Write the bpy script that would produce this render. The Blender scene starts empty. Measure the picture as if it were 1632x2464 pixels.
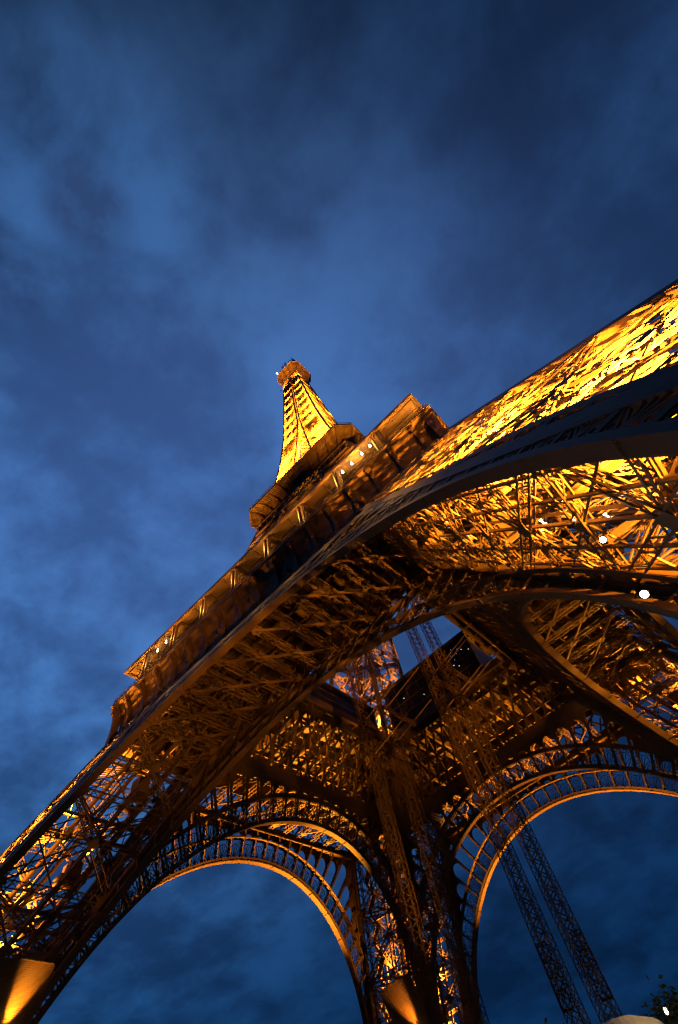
import bpy, math, random
import numpy as np
from mathutils import Vector, Matrix

random.seed(7)
scene = bpy.context.scene
COL = scene.collection

# ------------------------------------------------------------------ camera
CAM = np.array([32.3388, -62.9690, 1.7068])
YAW, PITCH, ROLL, FPX = 2.0559766, 1.0172025, -0.3311343, 1090.222
fw = np.array([math.cos(PITCH) * math.cos(YAW), math.cos(PITCH) * math.sin(YAW), math.sin(PITCH)])
rt = np.array([math.sin(YAW), -math.cos(YAW), 0.0])
up = np.cross(rt, fw)
RT = math.cos(ROLL) * rt + math.sin(ROLL) * up
UP = -math.sin(ROLL) * rt + math.cos(ROLL) * up
cam_data = bpy.data.cameras.new('camera')
cam = bpy.data.objects.new('camera', cam_data)
COL.objects.link(cam)
cam_data.sensor_fit = 'HORIZONTAL'
cam_data.sensor_width = 36.0
cam_data.lens = FPX / 1632.0 * 36.0
cam_data.clip_start = 0.1
cam_data.clip_end = 20000.0
M = Matrix(((RT[0], UP[0], -fw[0], CAM[0]), (RT[1], UP[1], -fw[1], CAM[1]),
            (RT[2], UP[2], -fw[2], CAM[2]), (0, 0, 0, 1)))
cam.matrix_world = M
scene.camera = cam

# ------------------------------------------------------------------ sky (dusk, broken cloud)
world = bpy.data.worlds.new('World')
scene.world = world
world.use_nodes = True
nt = world.node_tree
nt.nodes.clear()


def N(tree, typ, **kw):
    n = tree.nodes.new(typ)
    for k, v in kw.items():
        if k in n.inputs.keys() if hasattr(n.inputs, 'keys') else False:
            n.inputs[k].default_value = v
        else:
            setattr(n, k, v)
    return n


def L(tree, a, b):
    tree.links.new(a, b)


def math_node(tree, op, a, b=None, clamp=False):
    n = tree.nodes.new('ShaderNodeMath')
    n.operation = op
    n.use_clamp = clamp
    for i, v in enumerate((a, b)):
        if v is None:
            continue
        if isinstance(v, (int, float)):
            n.inputs[i].default_value = v
        else:
            tree.links.new(v, n.inputs[i])
    return n.outputs[0]


def ramp(tree, fac, stops, interp='LINEAR'):
    n = tree.nodes.new('ShaderNodeValToRGB')
    n.color_ramp.interpolation = interp
    els = n.color_ramp.elements
    while len(els) < len(stops):
        els.new(0.5)
    for e, (p, c) in zip(els, stops):
        e.position = p
        e.color = (c[0], c[1], c[2], 1) if not isinstance(c, (int, float)) else (c, c, c, 1)
    tree.links.new(fac, n.inputs[0])
    return n.outputs[0]


def mixc(tree, fac, a, b, blend='MIX'):
    n = tree.nodes.new('ShaderNodeMix')
    n.data_type = 'RGBA'
    n.blend_type = blend
    for sock, v in ((n.inputs[0], fac), (n.inputs[6], a), (n.inputs[7], b)):
        if isinstance(v, (int, float)):
            sock.default_value = v
        elif isinstance(v, tuple):
            sock.default_value = (*v, 1)
        else:
            tree.links.new(v, sock)
    return n.outputs[2]


SUN_EL, SUN_AZ = math.radians(1.0), math.radians(200)     # sun just at the horizon, off to the left
tc = nt.nodes.new('ShaderNodeTexCoord')
dirv = tc.outputs['Generated']
sky = nt.nodes.new('ShaderNodeTexSky')
sky.sky_type = 'NISHITA'
sky.sun_disc = False
sky.sun_elevation = SUN_EL
sky.sun_rotation = math.pi / 2 - SUN_AZ
sky.air_density = 1.0
sky.ozone_density = 5.0
# direction lobes for the brighter west side of the cloud deck
def lobe(d, lo, hi):
    n = nt.nodes.new('ShaderNodeVectorMath'); n.operation = 'DOT_PRODUCT'
    L(nt, dirv, n.inputs[0]); n.inputs[1].default_value = d
    m = nt.nodes.new('ShaderNodeMapRange'); m.interpolation_type = 'SMOOTHSTEP'
    m.inputs[1].default_value = lo; m.inputs[2].default_value = hi
    L(nt, n.outputs['Value'], m.inputs[0])
    return m.outputs[0]
def pix(px, py):
    d = fw + RT * (px - 816) / FPX - UP * (py - 1232) / FPX
    d = d / np.linalg.norm(d)
    return tuple(float(v) for v in d)
sep = nt.nodes.new('ShaderNodeSeparateXYZ'); L(nt, dirv, sep.inputs[0])
# cloud plane projection
zc = math_node(nt, 'MAXIMUM', math_node(nt, 'ADD', sep.outputs[2], 0.25), 0.05)
cx = math_node(nt, 'DIVIDE', sep.outputs[0], zc)
cy = math_node(nt, 'DIVIDE', sep.outputs[1], zc)
comb = nt.nodes.new('ShaderNodeCombineXYZ')
L(nt, cx, comb.inputs[0]); L(nt, cy, comb.inputs[1])
def noise(scale, detail, rough, off, dist=0.0):
    mp = nt.nodes.new('ShaderNodeMapping'); mp.inputs['Location'].default_value = off
    L(nt, comb.outputs[0], mp.inputs[0])
    n = nt.nodes.new('ShaderNodeTexNoise'); n.inputs['Scale'].default_value = scale
    n.inputs['Detail'].default_value = detail; n.inputs['Roughness'].default_value = rough
    n.inputs['Distortion'].default_value = dist
    L(nt, mp.outputs[0], n.inputs['Vector'])
    return n.outputs['Fac']
n_big = noise(1.5, 4, 0.5, (3.1, 1.7, 0), 0.3)
n_mid = noise(4.2, 7, 0.56, (7.3, 2.2, 0), 0.25)
n_fin = noise(11.0, 6, 0.6, (1.3, 9.2, 0), 0.2)
west = lobe(pix(60, 1230), 0.42, 0.97)
upper = lobe(pix(700, 1050), 0.72, 0.99)
cl = math_node(nt, 'ADD', math_node(nt, 'MULTIPLY', n_big, 0.48), math_node(nt, 'MULTIPLY', n_mid, 0.46))
cl = math_node(nt, 'ADD', cl, math_node(nt, 'MULTIPLY', n_fin, 0.20))
cloud = ramp(nt, cl, [(0.45, 0.0), (0.70, 1.0)], 'EASE')
base_a = mixc(nt, west, (0.0150, 0.044, 0.132), (0.056, 0.152, 0.42))
base_b = mixc(nt, upper, base_a, (0.046, 0.086, 0.240))
base = mixc(nt, 0.5, base_a, base_b)
gap_c = mixc(nt, west, (0.026, 0.078, 0.215), (0.094, 0.245, 0.580))
gap_c = mixc(nt, math_node(nt, 'MULTIPLY', upper, 0.5), gap_c, (0.052, 0.112, 0.300))
dark_c = mixc(nt, west, (0.012, 0.030, 0.085), (0.028, 0.070, 0.190))
dark_c = mixc(nt, math_node(nt, 'MULTIPLY', upper, 0.6), dark_c, (0.038, 0.070, 0.195))
skycol = mixc(nt, cloud, dark_c, gap_c)
skycol = mixc(nt, 0.18, skycol, base)
low = nt.nodes.new('ShaderNodeMapRange'); low.interpolation_type = 'SMOOTHSTEP'
low.inputs[1].default_value = 0.12; low.inputs[2].default_value = 0.80
low.inputs[3].default_value = 0.0; low.inputs[4].default_value = 1.0
L(nt, sep.outputs[2], low.inputs[0])
skycol = mixc(nt, 1.0, skycol, mixc(nt, low.outputs[0], (0.15, 0.35, 0.41), (1.0, 1.0, 1.0)), 'MULTIPLY')
top_l = lobe(pix(950, -500), 0.55, 0.97)
skycol = mixc(nt, top_l, skycol, mixc(nt, 1.0, skycol, (1.0, 0.92, 0.90), 'MULTIPLY'))
skycol = mixc(nt, 1.0, skycol, (0.98, 1.12, 1.20), 'MULTIPLY')
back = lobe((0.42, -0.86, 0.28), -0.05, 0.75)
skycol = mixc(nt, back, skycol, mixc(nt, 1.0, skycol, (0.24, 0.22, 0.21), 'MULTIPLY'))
pale = math_node(nt, 'MULTIPLY', lobe(pix(150, 500), 0.955, 0.997), ramp(nt, n_mid, [(0.38, 0.0), (0.62, 1.0)]))
skycol = mixc(nt, math_node(nt, 'MULTIPLY', pale, 0.6), skycol, (0.048, 0.150, 0.400))
puff = math_node(nt, 'MULTIPLY', lobe(pix(212, 500), 0.9965, 0.9995), ramp(nt, n_fin, [(0.30, 0.25), (0.55, 1.0)]))
skycol = mixc(nt, math_node(nt, 'MULTIPLY', puff, 0.75), skycol, (0.022, 0.042, 0.120))
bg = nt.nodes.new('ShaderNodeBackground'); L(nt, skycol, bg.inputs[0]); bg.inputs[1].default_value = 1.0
bg2 = nt.nodes.new('ShaderNodeBackground')
tint = mixc(nt, 1.0, sky.outputs[0], (0.25, 0.5, 1.0), 'MULTIPLY')
L(nt, tint, bg2.inputs[0]); bg2.inputs[1].default_value = 0.001
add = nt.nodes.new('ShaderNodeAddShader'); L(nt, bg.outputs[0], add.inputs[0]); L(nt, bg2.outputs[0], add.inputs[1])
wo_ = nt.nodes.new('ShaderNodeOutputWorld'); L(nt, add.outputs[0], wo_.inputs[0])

sl = bpy.data.lights.new('dusk_sun', 'SUN')
sl.energy = 0.02; sl.angle = math.radians(25); sl.color = (0.7, 0.8, 1.0)
so = bpy.data.objects.new('dusk_sun', sl); COL.objects.link(so)
sd = Vector((math.cos(math.radians(8)) * math.cos(SUN_AZ), math.cos(math.radians(8)) * math.sin(SUN_AZ), math.sin(math.radians(8))))
so.rotation_euler = sd.to_track_quat('Z', 'Y').to_euler()

scene.view_settings.view_transform = 'Standard'
scene.view_settings.look = 'None'
scene.view_settings.exposure = 0.0
scene.view_settings.gamma = 1.0
scene.render.engine = 'CYCLES'
scene.cycles.use_denoising = True
scene.cycles.denoising_prefilter = 'NONE'
scene.cycles.use_adaptive_sampling = False
scene.cycles.max_bounces = 4
scene.cycles.diffuse_bounces = 2
scene.cycles.glossy_bounces = 1
scene.cycles.sample_clamp_indirect = 4.0
scene.cycles.sample_clamp_direct = 0.0
scene.cycles.caustics_reflective = False
scene.cycles.filter_width = 1.3

# light levels (watts) of the sodium projectors, gallery lamps and added fill lights
SODIUM = (1.0, 0.318, 0.018)
P_LEG = 480000.0
P_UPPER = 300000.0
P_SPIRE = 560000.0
P_FRIEZE_FILL = 36000.0
P_SCREEN = 18000.0
P_ARCH = 200000.0
P_MAST_FILL = 190000.0
P_GALLERY = 650.0

# ------------------------------------------------------------------ materials
def mat_iron(name, c, rough=0.55, scale=0.6, var=0.25, spec=0.35, rivets=False):
    m = bpy.data.materials.new(name); m.use_nodes = True
    t = m.node_tree; b = t.nodes['Principled BSDF']
    co = t.nodes.new('ShaderNodeTexCoord')
    n = t.nodes.new('ShaderNodeTexNoise'); n.inputs['Scale'].default_value = scale; n.inputs['Detail'].default_value = 6
    L(t, co.outputs['Object'], n.inputs['Vector'])
    lo = tuple(v * (1 - var) for v in c); hi = tuple(v * (1 + var) for v in c)
    r = ramp(t, n.outputs['Fac'], [(0.3, lo), (0.7, hi)])
    L(t, r, b.inputs['Base Color'])
    b.inputs['Roughness'].default_value = rough
    b.inputs['Specular IOR Level'].default_value = spec
    if rivets:
        v = t.nodes.new('ShaderNodeTexVoronoi'); v.inputs['Scale'].default_value = 3.2
        v.inputs['Randomness'].default_value = 0.15
        L(t, co.outputs['Object'], v.inputs['Vector'])
        h = ramp(t, v.outputs['Distance'], [(0.10, 1.0), (0.16, 0.0)])
        bp = t.nodes.new('ShaderNodeBump'); bp.inputs['Strength'].default_value = 0.5; bp.inputs['Distance'].default_value = 0.03
        L(t, h, bp.inputs['Height']); L(t, bp.outputs[0], b.inputs['Normal'])
    return m
def mat_emit(name, c, s):
    m = bpy.data.materials.new(name); m.use_nodes = True
    b = m.node_tree.nodes['Principled BSDF']
    b.inputs['Base Color'].default_value = (0.8, 0.8, 0.8, 1)
    b.inputs['Emission Color'].default_value = (*c, 1); b.inputs['Emission Strength'].default_value = s
    return m
IRON = mat_iron('iron_paint', (0.105, 0.070, 0.041), rivets=True)
IRON_FINE = mat_iron('iron_paint_lattice', (0.105, 0.070, 0.041), scale=0.4)
IRON_PLATE = mat_iron('iron_paint_plate', (0.098, 0.065, 0.038), scale=0.25, var=0.35, rivets=True)
SOFFIT_MAT = mat_iron('iron_soffit_plate', (0.105, 0.070, 0.041), scale=1.5, var=0.12)
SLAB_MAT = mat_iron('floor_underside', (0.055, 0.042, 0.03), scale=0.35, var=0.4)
COVE_MAT = mat_iron('cove_plate', (0.11, 0.072, 0.042), scale=0.55, var=0.75, rough=0.6)
CANOPY_MAT = mat_iron('canopy_panel', (0.14, 0.09, 0.05), scale=0.5, var=0.2)
GLASS_MAT = mat_iron('pavilion_glass', (0.012, 0.011, 0.012), rough=0.3, spec=0.15)
MAST_MAT = mat_iron('mast_steel', (0.085, 0.055, 0.035), scale=1.0, spec=0.3)
CAR_MAT = mat_iron('hoist_car_panel', (0.08, 0.033, 0.014), scale=1.0)
STONE = mat_iron('masonry', (0.34, 0.31, 0.26), rough=0.9, scale=0.5, spec=0.1)
GROUND_MAT = mat_iron('gravel', (0.12, 0.105, 0.085), rough=0.95, scale=0.8, spec=0.05)
LAMP_BODY = mat_iron('lamp_housing', (0.05, 0.045, 0.04), rough=0.5, scale=3)
BULB_W = mat_emit('lamp_glass_white', (1.0, 0.93, 0.80), 60.0)
BULB_T = mat_emit('tube_glass', (1.0, .9, .72), 5.0)
BULB_Y = mat_emit('lamp_glass_sodium', (1.0, 0.50, 0.08), 18.0)
BULB_G = mat_emit('gallery_bulb', (1.0, 0.72, 0.34), 26.0)
KIOSK_MAT = mat_iron('kiosk_render', (0.62, 0.56, 0.44), rough=0.7, scale=1.2, var=0.12)
BARK = mat_iron('bark', (0.09, 0.06, 0.04), rough=0.9, scale=4)
LEAF = mat_iron('leaves', (0.05, 0.075, 0.03), rough=0.8, scale=1.5, var=0.4)
PT_BLUE = mat_emit('blue_glow', (0.25, 0.3, 1.0), 1.6)
PT_WHITE = mat_emit('white_glow', (1.0, 0.85, 0.6), 3.0)


# ------------------------------------------------------------------ mesh builder
class MB:
    def __init__(s):
        s.v = []; s.f = []; s.n = 0

    def raw(s, verts, faces):
        s.v.append(np.asarray(verts, float)); s.f += [tuple(i + s.n for i in f) for f in faces]; s.n += len(verts)

    def bar(s, a, b, w, h=None, hint=(0, 0, 1)):
        a = np.asarray(a, float); b = np.asarray(b, float)
        h = w if h is None else h
        d = b - a; ln = math.sqrt(d @ d)
        if ln < 1e-6:
            return
        d = d / ln; hint = np.asarray(hint, float)
        sd = np.cross(d, hint); q = math.sqrt(sd @ sd)
        if q < 0.05:
            sd = np.cross(d, (1.0, 0.13, 0.0)); q = math.sqrt(sd @ sd)
        sd = sd / q; u = np.cross(sd, d)
        sd = sd * (w / 2); u = u * (h / 2)
        s.raw([a - sd - u, a + sd - u, a + sd + u, a - sd + u, b - sd - u, b + sd - u, b + sd + u, b - sd + u],
              [(0, 3, 2, 1), (4, 5, 6, 7), (0, 1, 5, 4), (1, 2, 6, 5), (2, 3, 7, 6), (3, 0, 4, 7)])

    def lat(s, a, b, w, h, t, hint=(0, 0, 1), sides=4, pitch=1.0):
        """box lattice beam: four corner angles and zigzag lacing"""
        a = np.asarray(a, float); b = np.asarray(b, float)
        d = b - a; ln = math.sqrt(d @ d)
        if ln < 1e-3:
            return
        d /= ln
        sd = np.cross(d, np.asarray(hint, float)); q = math.sqrt(sd @ sd)
        if q < 0.05:
            sd = np.cross(d, (1.0, 0.13, 0.0)); q = math.sqrt(sd @ sd)
        sd /= q; u = np.cross(sd, d)
        cs = [(-1, -1), (1, -1), (1, 1), (-1, 1)]
        off = [sd * (w / 2) * i + u * (h / 2) * j for i, j in cs]
        for o in off:
            s.bar(a + o, b + o, t, t, u)
        n = max(2, int(round(ln / (max(w, h) * pitch))))
        pairs = [(0, 1), (2, 3), (1, 2), (3, 0)][:sides]
        for (i, j) in pairs:
            for k in range(n):
                p = a + d * ln * k / n; r = a + d * ln * (k + 1) / n
                nrm = u if (i, j) in ((0, 1), (2, 3)) else sd
                if k % 2 == 0:
                    s.bar(p + off[i], r + off[j], t * 0.75, t * 0.35, nrm)
                else:
                    s.bar(p + off[j], r + off[i], t * 0.75, t * 0.35, nrm)

    def quadplate(s, p0, p1, p2, p3, t):
        p = [np.asarray(q, float) for q in (p0, p1, p2, p3)]
        n = np.cross(p[1] - p[0], p[3] - p[0]); n = n / np.linalg.norm(n) * (t / 2)
        s.raw([q - n for q in p] + [q + n for q in p],
              [(0, 3, 2, 1), (4, 5, 6, 7), (0, 1, 5, 4), (1, 2, 6, 5), (2, 3, 7, 6), (3, 0, 4, 7)])

    def box(s, lo, hi):
        x0, y0, z0 = lo; x1, y1, z1 = hi
        s.raw([(x0, y0, z0), (x1, y0, z0), (x1, y1, z0), (x0, y1, z0), (x0, y0, z1), (x1, y0, z1), (x1, y1, z1), (x0, y1, z1)],
              [(0, 3, 2, 1), (4, 5, 6, 7), (0, 1, 5, 4), (1, 2, 6, 5), (2, 3, 7, 6), (3, 0, 4, 7)])

    def prism(s, poly, fn0, fn1):
        """polygon swept between two mappings of its 2D points"""
        n = len(poly)
        s.raw([fn0(p) for p in poly] + [fn1(p) for p in poly],
              [tuple(range(n - 1, -1, -1)), tuple(range(n, 2 * n))] +
              [(i, (i + 1) % n, n + (i + 1) % n, n + i) for i in range(n)])

    def strip(s, rows, closed=False):
        """grid surface from rows of equal length"""
        m = len(rows[0]); v = [p for r in rows for p in r]; f = []
        for i in range(len(rows) - 1):
            for j in range(m - 1 + (1 if closed else 0)):
                a = i * m + j; b = i * m + (j + 1) % m
                f.append((a, b, b + m, a + m))
        s.raw(v, f)

    def lathe(s, prof, c, n=16):
        rows = [[(c[0] + r * math.cos(2 * math.pi * k / n), c[1] + r * math.sin(2 * math.pi * k / n), c[2] + z) for k in range(n)] for r, z in prof]
        s.strip(rows, True)

    def sphere(s, c, r, n=12):
        s.lathe([(max(1e-4, r * math.sin(math.pi * k / n)), -r * math.cos(math.pi * k / n)) for k in range(n + 1)], c, n * 2)

    def build(s, name, mat, parent=None, label=None, origin=None):
        me = bpy.data.meshes.new(name)
        v = np.concatenate(s.v) if s.v else np.zeros((0, 3))
        if origin is not None:
            v = v - np.asarray(origin, float)
        me.from_pydata(v.tolist(), [], s.f)
        me.materials.append(mat)
        me.validate(verbose=False)
        o = bpy.data.objects.new(name, me); COL.objects.link(o)
        if parent is not None:
            o.parent = parent
        if origin is not None:
            o.location = origin
        if label:
            o['label'] = label
        return o


def thing(name, label, cat, loc=(0, 0, 0), group=None):
    o = bpy.data.objects.new(name, None); COL.objects.link(o)
    o.location = loc; o.empty_display_size = 0.5
    o['label'] = label; o['category'] = cat
    if group:
        o['group'] = group
    return o


def tag(o, label, cat, group=None):
    o['label'] = label; o['category'] = cat
    if group:
        o['group'] = group
    return o


# ------------------------------------------------------------------ profile of the tower
WO_Z = [0, 57, 75, 85, 100, 109, 116, 136, 152, 160, 176, 204, 237, 266, 280]
WO_W = [58.5, 31.4, 25.8, 23.0, 19.5, 17.6, 16.4, 13.3, 11.5, 10.8, 9.5, 8.05, 6.55, 5.25, 5.0]
WI_Z = [0, 57, 70, 85, 100, 116, 140, 160, 180, 280]
WI_W = [45, 16.5, 13.2, 10.2, 7.7, 5.4, 3.3, 1.6, 0.28, 0.22]
def wo(z): return float(np.interp(z, WO_Z, WO_W))
def wi(z): return float(np.interp(z, WI_Z, WI_W))


# ------------------------------------------------------------------ setting
gb = MB()
gb.raw([(-6000, -6000, 0), (6000, -6000, 0), (6000, 6000, 0), (-6000, 6000, 0)], [(0, 1, 2, 3)])
g = gb.build('ground', GROUND_MAT); g['kind'] = 'structure'; g['label'] = 'dark gravel ground under the tower'

# ------------------------------------------------------------------ the tower
tower = thing('iron_tower', 'golden floodlit iron lattice tower on four arched legs', 'tower')


def leg_faces(sx, sy):
    def lx(u, z): return wi(z) + (wo(z) - wi(z)) * u
    return [(lambda u, z: np.array([sx * lx(u, z), sy * wo(z), z]), np.array([0, sy, 0.45])),
            (lambda u, z: np.array([sx * lx(u, z), sy * wi(z), z]), np.array([0, -sy, -0.45])),
            (lambda u, z: np.array([sx * wo(z), sy * lx(u, z), z]), np.array([sx, 0, 0.45])),
            (lambda u, z: np.array([sx * wi(z), sy * lx(u, z), z]), np.array([-sx, 0, -0.45]))]


def chords(mb, sx, sy, zs, w):
    for a in (0, 1):
        for b in (0, 1):
            def P(z):
                s_ = w / 2
                x = (wo(z) - s_) if a else (wi(z) + s_)
                y = (wo(z) - s_) if b else (wi(z) + s_)
                return np.array([sx * x, sy * y, z])
            for z0, z1 in zip(zs[:-1], zs[1:]):
                mb.bar(P(z0), P(z1 + 0.02), w, w, (sx, 0, 0))


def panel(mb, F, nrm, z0, z1, kind, inset=0.4):
    def Q(u, z):
        return F(u, z) - nrm / np.linalg.norm(nrm) * inset
    a, b, c, d = Q(0.03, z0), Q(0.97, z0), Q(0.97, z1), Q(0.03, z1)
    m = (a + b + c + d) / 4
    if kind == 'big':
        mb.lat(a, c, 0.7, 0.55, 0.115, nrm, 3, 1.5)
        mb.lat(b, d, 0.7, 0.55, 0.115, nrm, 3, 1.5)
        mb.lat(d, c, 0.65, 0.65, 0.115, nrm, 3, 1.5)
        e, f = (a + d) / 2, (b + c) / 2
        mb.lat(e, f, 0.4, 0.4, 0.11, nrm, 2, 1.2)
        mt, mo = (c + d) / 2, (a + b) / 2
        mb.bar(mo, mt, 0.16, 0.22, nrm)
        q = [(a + m) / 2, (b + m) / 2, (c + m) / 2, (d + m) / 2]
        for p1, p2 in ((e, q[0]), (e, q[3]), (f, q[1]), (f, q[2]), (mt, q[2]), (mt, q[3]), (mo, q[0]), (mo, q[1])):
            mb.bar(p1, p2, 0.13, 0.12, nrm)
        # gusset plates at the crossing and the corners
        ux = (c - d) / np.linalg.norm(c - d); uz = (mt - mo) / np.linalg.norm(mt - mo)
        for p, s_ in ((m, 0.75), (mt, 0.5), (a + ux * .9, 0.7), (b - ux * .9, 0.7), (e, .42), (f, .42)):
            pp = p + nrm / np.linalg.norm(nrm) * 0.36
            mb.quadplate(pp - uz * s_, pp + ux * s_, pp + uz * s_, pp - ux * s_, 0.05)
    elif kind == 'mid':
        mb.lat(a, c, 0.5, 0.45, 0.12, nrm, 3, 1.0)
        mb.lat(b, d, 0.5, 0.45, 0.12, nrm, 3, 1.0)
        mb.lat(d, c, 0.5, 0.5, 0.13, nrm, 3, 1.0)
        e, f = (a + d) / 2, (b + c) / 2
        mb.bar(e, f, 0.25, 0.2, nrm)
        mt, mo = (c + d) / 2, (a + b) / 2
        mb.bar(mo, mt, 0.2, 0.2, nrm)
    else:
        mb.bar(a, c, 0.17, 0.45, nrm); mb.bar(b, d, 0.17, 0.45, nrm)
        mb.bar(d, c, 0.2, 0.4, nrm)
        mt, mo = (c + d) / 2, (a + b) / 2
        mb.bar(mo, mt, 0.12, 0.22, nrm)


LEGS = {(1, -1): 'leg nearest the camera, crossing the right edge', (-1, -1): 'leg at the lower left',
        (-1, 1): 'far leg at the bottom between the two far arches', (1, 1): 'leg at the right behind the near leg'}
Z01 = [2.5, 11, 20, 29, 37.5, 45.5, 51, 57]
Z12 = [57, 64.5, 72, 79.5, 87, 94, 101, 108, 115]
ZS = [116.0]
while ZS[-1] < 265:
    ZS.append(ZS[-1] + max(1.5, 0.24 * (wo(ZS[-1])) + 0.2))
ZS[-1] = 266.0

rnd = random.Random(3)
for (sx, sy), lab in LEGS.items():
    mb = MB(); chords(mb, sx, sy, Z01, 0.95)
    leg = mb.build('leg', IRON, tower, lab)
    for F, nrm in leg_faces(sx, sy):
        f = MB()
        for z0, z1 in zip(Z01[:-1], Z01[1:]):
            panel(f, F, nrm, z0, z1, 'big')
        for u in (.17, .33, .67, .83):
            q = nrm / np.linalg.norm(nrm) * .3
            f.bar(F(u, 3) - q, F(u, 57) - q, .13, .2, nrm)
        f.build('face_lattice', IRON_FINE, leg)
    # inner frame: horizontal diaphragms, lift rails, stair flights
    f = MB()
    A = lambda u, v, z: np.array([sx * (wi(z) + (wo(z) - wi(z)) * u), sy * (wi(z) + (wo(z) - wi(z)) * v), z])
    for z in Z01[1:-1]:
        f.lat(A(.05, .05, z), A(.95, .95, z), 0.5, 0.6, 0.13, sides=2, pitch=1.5)
        f.lat(A(.05, .95, z), A(.95, .05, z), 0.5, 0.6, 0.13, sides=2, pitch=1.5)
        for q in (.35, .65):
            f.bar(A(q, .04, z), A(q, .96, z), 0.2, 0.4)
            f.bar(A(.04, q, z), A(.96, q, z), 0.2, 0.4)
    zt = np.linspace(4, 56, 27)
    for (u, v) in ((.30, .46), (.46, .30), (.54, .70), (.70, .54)):
        f.bar(A(u, v, 4), A(u, v, 56), 0.35, 0.5, (sx, -sy, 0))
    for z in zt:
        f.bar(A(.30, .46, z), A(.46, .30, z), 0.15, 0.2)
        f.bar(A(.54, .70, z), A(.70, .54, z), 0.15, 0.2)
    # zigzag stair and service mains
    for k in range(len(zt) - 1):
        p = (.80, .22) if k % 2 == 0 else (.92, .22)
        q = (.92, .22) if k % 2 == 0 else (.80, .22)
        a, b = A(*p, zt[k]), A(*q, zt[k + 1])
        f.bar(a, b, 1.0, 0.12); f.bar(a + (0, 0, 1), b + (0, 0, 1), 0.06)
        f.bar(a, a + (0, 0, 1), 0.06)
    for (u, v) in ((.12, .5), (.5, .1), (.88, .6)):
        f.bar(A(u, v, 4), A(u, v, 56), 0.22)
    # secondary bracing criss-crossing the inside
    for k in range(8):
        z = rnd.uniform(6, 50); u0, v0 = rnd.choice([.06, .35, .65, .94]), rnd.choice([.06, .35, .65, .94])
        du, dv = rnd.choice([(.3, 0), (0, .3), (-.3, 0), (0, -.3), (.3, .3), (-.3, .3)])
        u1, v1 = min(.95, max(.05, u0 + du)), min(.95, max(.05, v0 + dv))
        f.bar(A(u0, v0, z), A(u1, v1, min(56, z + rnd.uniform(2.5, 6))), rnd.uniform(.1, .16))
    f.build('inner_frame', IRON_FINE, leg)
    # landings and lift machinery decks
    for k, z in enumerate((15, 24, 33, 41, 48, 53)):
        for j in range(2):
            f = MB()
            u, v = rnd.uniform(.1, .7), rnd.uniform(.1, .7)
            du, dv = rnd.uniform(.12, .26), rnd.uniform(.12, .26)
            zz = z + rnd.uniform(-1, 1)
            f.quadplate(A(u, v, zz), A(u + du, v, zz), A(u + du, v + dv, zz), A(u, v + dv, zz), 0.15)
            c = A(u + du / 2, v + dv / 2, zz)
            if j == 0:
                f.box(c + (-1.0, -.8, .1), c + (1.0, .8, 2.2))
            for q in range(5):
                f.bar(A(u + du * q / 4, v, zz), A(u + du * q / 4, v, zz) + (0, 0, 1.1), .06)
            f.bar(A(u, v, zz) + (0, 0, 1.1), A(u + du, v, zz) + (0, 0, 1.1), .06)
            f.build('landing', CANOPY_MAT, leg)
    for a in (0.04, .96):
        for b in (0.04, .96):
            c = A(a, b, 0)
            f = MB()
            f.lathe([(3.4, -0.5), (3.4, 1.6), (2.9, 1.8), (2.6, 3.2), (0.01, 3.2)], (c[0], c[1], 0), 4)
            f.build('masonry_base', STONE, leg)
    # the same leg between the first and second floors, and the spire quarter above
    f = MB(); chords(f, sx, sy, Z12, 0.75)
    for F, nrm in leg_faces(sx, sy):
        for z0, z1 in zip(Z12[:-1], Z12[1:]):
            panel(f, F, nrm, z0, z1, 'mid', .3)
    ul = f.build('upper_leg', IRON_FINE, tower)
    f = MB()
    for z in Z12[1:-1]:
        f.bar(A(.05, .05, z), A(.95, .95, z), .4, .5); f.bar(A(.05, .95, z), A(.95, .05, z), .4, .5)
        f.bar(A(.5, .04, z), A(.5, .96, z), .3, .4); f.bar(A(.04, .5, z), A(.96, .5, z), .3, .4)
    for (u, v) in ((.3, .46), (.46, .3), (.54, .7), (.7, .54)):
        f.bar(A(u, v, 57), A(u, v, 115), 0.3, 0.45)
    f.build('inner_frame', IRON_FINE, ul)
    f = MB(); chords(f, sx, sy, ZS, 0.68)
    for fi, (F, nrm) in enumerate(leg_faces(sx, sy)):
        for z0, z1 in zip(ZS[:-1], ZS[1:]):
            if fi in (1, 3) and z0 > 122:
                continue
            panel(f, F, nrm, z0, z1, 'small', .25)
    for k, z in enumerate(ZS[1:-1]):
        if k % 5:
            continue
        f.bar(A(.05, .05, z), A(.95, .95, z), .3, .5); f.bar(A(.05, .95, z), A(.95, .05, z), .3, .5)
        f.bar(A(.5, .05, z), A(.5, .95, z), .3, .4)
        f.bar(A(.05, .5, z), A(.95, .5, z), .3, .4)
    f.build('spire_corner', IRON_FINE, tower)

# ---- arches -------------------------------------------------------------
RR, ZC = 37.2, 4.0
SIDES = [('near', 1, -1), ('left', 0, -1), ('far', 1, 1), ('right', 0, 1)]
TOPZ = 45.15


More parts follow.
